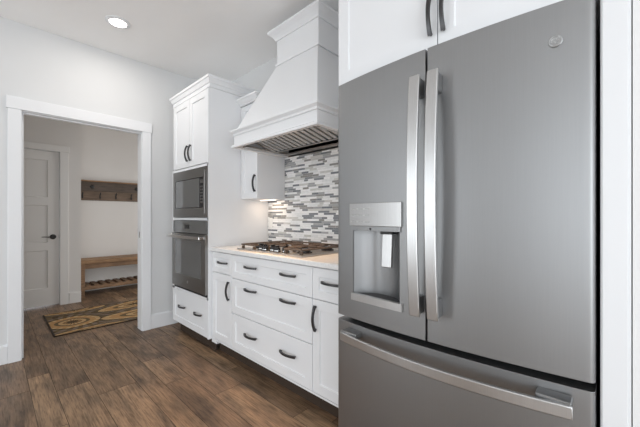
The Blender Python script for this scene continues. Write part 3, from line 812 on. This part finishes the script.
# handles: bowed flat bars on end blocks
def bow_handle(door, xc, name='door_handle'):
    yc = fy(xc); zA, zB = .814, 1.686; pts = []
    for i in range(25):
        t = -1 + 2 * i / 24
        pts.append((xc, yc - .050 - .023 * (1 - t * t), (zA + zB) / 2 + t * (zB - zA) / 2))
    b = MB(); b.sweep(pts, .040, .013, (1, 0, 0))
    h = smooth_angle(b.build(name, M['steel'], door, bevel=.003), 40)
    for s_ in (0, 1):
        zz = (zA + .004, zA + .070) if s_ == 0 else (zB - .070, zB - .004)
        MB().box(xc - .013, xc + .013, yc - .051, yc - .0005, zz[0], zz[1], .003).build('bracket', M['slate'], h)
bow_handle(ldoor, 3.0165); bow_handle(rdoor, 3.0835)
pts = []; XA, XB = 2.650, 3.462
for i in range(31):
    t = -1 + 2 * i / 30
    x = (XA + XB) / 2 + t * (XB - XA) / 2
    pts.append((x, fy(x) - .052 - .022 * (1 - t * t), .6425))
b = MB(); b.sweep(pts, .036, .013, (0, 0, 1))
h = smooth_angle(b.build('drawer_handle', M['steel'], fdr, bevel=.003), 40)
for xa, xb in ((XA + .002, XA + .085), (XB - .085, XB - .002)):
    xm_ = (xa + xb) / 2
    MB().box(xa, xb, fy(xm_) - .052, fy(xm_) - .0005, .6425 - .0, .6425 + .026, .003).build('bracket', M['slate'], h)
# round script badge
b = MB(); bc = (3.419, fy(3.419), 1.684)
b.lathe(bc, (0, -1, 0), [(-.001, .0175), (.0018, .0175), (.0025, .0165)], n=32)
bd = smooth_angle(b.build('badge', M['slatebadge'], rdoor), 30)
b = MB(); yb_ = bc[1] - .0030
b.tube([(bc[0] + .0150 * math.cos(a * 2 * PI / 28), yb_, bc[2] + .0150 * math.sin(a * 2 * PI / 28)) for a in range(29)], .0011, 6)
def arc(cx, cz, r, a0, a1, rz=1.0, n=14): return [(bc[0] + cx + r * math.cos(math.radians(a0 + (a1 - a0) * i / n)), yb_, bc[2] + cz + r * rz * math.sin(math.radians(a0 + (a1 - a0) * i / n))) for i in range(n + 1)]
b.tube(arc(-.0042, .001, .0050, 40, 330, 1.3), .0009, 6); b.tube(arc(-.0030, -.0050, .0034, 90, -120, 1.2), .0009, 6)
b.tube(arc(.0052, .0036, .0036, 60, 300), .0009, 6); b.tube(arc(.0052, -.0032, .0040, 110, -70 - 230, 1.0)[:11], .0009, 6)
for a in (45, 135, 225, 315): b.tube(arc(.0115 * math.cos(math.radians(a)), .0115 * math.sin(math.radians(a)), .0022, a - 90, a + 130), .0007, 6)
b.build('badge_script', M['steel'], bd)

# panels either side and the cabinet over the fridge
tag(MB().box(2.5515, 2.5735, -.700, -.001, 0, 1.808, .001).build('fridge_side_panel', M['cab']), 'thin white side panel between base cabinet and fridge', 'panel')
b = MB(); b.box(3.5155, 3.5765, -.790, -.001, 0, 2.74, .001)
pr_ = b.build('fridge_side_panel', M['cab']); tag(pr_, 'wide white side panel right of the fridge', 'panel')
MB().box(3.519, 3.570, -.7945, -.7902, .001, 2.74, .001).build('face_strip', M['cab'], pr_)
oc = thing('over_fridge_cabinet', 'white two door cabinet mounted above the refrigerator', 'cabinet', (FC, -.38, 1.815))
OC0, OC1 = 2.5535, 3.5145
MB().box(OC0, OC1, -.756, -.001, 1.812, 2.62).build('carcass', M['cab'], oc)
for i, (xa, xb) in enumerate([(OC0 + .0015, 3.050 - GAP), (3.050 + GAP, OC1 - .002)]):
    d = MB().shaker(xa, xb, 1.816, 2.60, -.776 - .0005, rail=.060).build('door', M['cab'], oc)
    pull(d, 3.050 + (-.0245 if i == 0 else .0265), -.7765, 1.952, True, .158)
b = MB(); b.bands(OC0, OC1, -.777, -.001, [(.0005, 2.6205), (.012, 2.622), (.012, 2.65), (.05, 2.70), (.05, 2.715), (.0005, 2.716)])
for v in b.bm.verts: v.co.x = max(OC0, min(v.co.x, 3.5148))
b.build('crown_moulding', M['cab'], oc)

# ------------------------------------------------------------------ ceiling light
def downlight(x, y, label, power):
    rl = thing('recessed_light', label, 'light', (x, y, CEIL))
    b = MB(); b.lathe((x, y, CEIL - .0005), (0, 0, -1), [(0, .088), (.004, .088), (.009, .078), (.010, .062), (.004, .060)], n=40)
    smooth_angle(b.build('trim_ring', M['trim'], rl), 40)
    b = MB(); b.lathe((x, y, CEIL - .004), (0, 0, -1), [(0, .0595), (.004, .0595), (.005, .05)], n=40); b.build('lens', M['lamp'], rl)
    l = bpy.data.lights.new('downlight', 'AREA'); l.shape = 'DISK'; l.size = .11; l.energy = power; l.color = (1, .94, .87)
    o = bpy.data.objects.new('downlight', l); COL.objects.link(o); o.parent = rl; o.location = (0, 0, -.012)
downlight(.593, -1.238, 'small round recessed ceiling light glowing near the doorway wall', 5)

# ------------------------------------------------------------------ the hall: rug, bench, coat rack
rg = thing('runner_rug', 'brown and gold leaf patterned runner rug on the hall floor', 'rug', (-.9, -.3, 0))
RUG = (-1.378, -.428, -1.530, .90)
b = MB(); b.box(RUG[0] + .012, RUG[1] - .012, RUG[2] + .012, RUG[3] - .012, .0005, .011)
o = b.build('pile', M['rug']); o.parent = rg; o.data.transform(Matrix.Translation((0, 0, 0))); o.matrix_parent_inverse = Matrix.Translation((.9, .3, 0))
b = MB(); b.box(RUG[0], RUG[0] + .0118, RUG[2], RUG[3], .0005, .010); b.box(RUG[1] - .0118, RUG[1], RUG[2], RUG[3], .0005, .010); b.box(RUG[0] + .0118, RUG[1] - .0118, RUG[2], RUG[2] + .0118, .0005, .010); b.box(RUG[0] + .0118, RUG[1] - .0118, RUG[3] - .0118, RUG[3], .0005, .010)
b.build('binding', M['rugedge'], rg)

bn = thing('entry_bench', 'rustic wood bench with slatted lower shelf below the coat rack', 'bench', (-2.34, -.35, 0))
bx0, bx1, by0, by1 = -2.525, -2.150, -1.065, .40
b = MB(); b.box(bx0 - .0, bx1 + .015, by0 - .01, by1 + .01, .475, .528, .004); b.build('seat', M['bench'], bn)
for yy in (by0, by1 - .07):
    for xx in (bx0, bx1 - .07): MB().box(xx, xx + .07, yy, yy + .07, 0, .4745, .003).build('leg', M['benchdark'], bn)
MB().box(bx1 - .050, bx1 - .020, by0 + .0705, by1 - .0705, .400, .4745, .002).build('apron', M['benchdark'], bn)
sh = MB().box(bx1 - .045, bx1 - .020, by0 + .0705, by1 - .0705, .085, .135, .002).build('shelf_rail', M['benchdark'], bn)
MB().box(bx0 + .020, bx0 + .045, by0 + .0705, by1 - .0705, .085, .135, .002).build('shelf_rail', M['benchdark'], bn)
n = 13
for i in range(n):
    y = by0 + .085 + (by1 - by0 - .17 - .055) * i / (n - 1)
    MB().box(bx0 + .02, bx1 - .02, y, y + .062, .1355, .152, .002).build('shelf_slat', M['benchdark'], bn)

cr = thing('coat_rack', 'weathered wood coat rack with black hooks on the hall wall', 'coat rack', (NX + .03, -.35, 1.43))
ry0, ry1 = -1.088, .42
MB().box(NX + .001, NX + .024, ry0, ry1, 1.436, 1.585, .002).build('lower_board', M['rack'], cr)
MB().box(NX + .001, NX + .030, ry0, ry1, 1.5855, 1.735, .002).build('upper_board', M['rackgrey'], cr)
MB().box(NX + .001, NX + .075, ry0, ry1, 1.7355, 1.752, .002).build('ledge', M['bench'], cr)
def hook(y):
    b = MB(); x = NX + .024; z = 1.515
    b.box(x, x + .004, y - .008, y + .008, z - .045, z + .035, .001)
    b.tube([(x + .003, y, z + .015), (x + .03, y, z + .012), (x + .052, y, z + .03), (x + .055, y, z + .05)], [.006, .006, .006, .008], 8)
    b.tube([(x + .003, y, z - .03), (x + .022, y, z - .042), (x + .034, y, z - .032), (x + .036, y, z - .015)], [.006, .006, .006, .007], 8)
    return smooth_angle(b.build('hook', M['blackmetal'], cr), 40)
for y in (-.965, -.735, -.515, -.288, -.06, .17): hook(y)
for y in (-.838, -.205, .35):
    b = MB(); b.lathe((NX + .030, y, 1.655), (1, 0, 0), [(0, .030), (.004, .030), (.012, .022), (.014, .012)], n=16); smooth_angle(b.build('boss', M['blackmetal'], cr), 40)
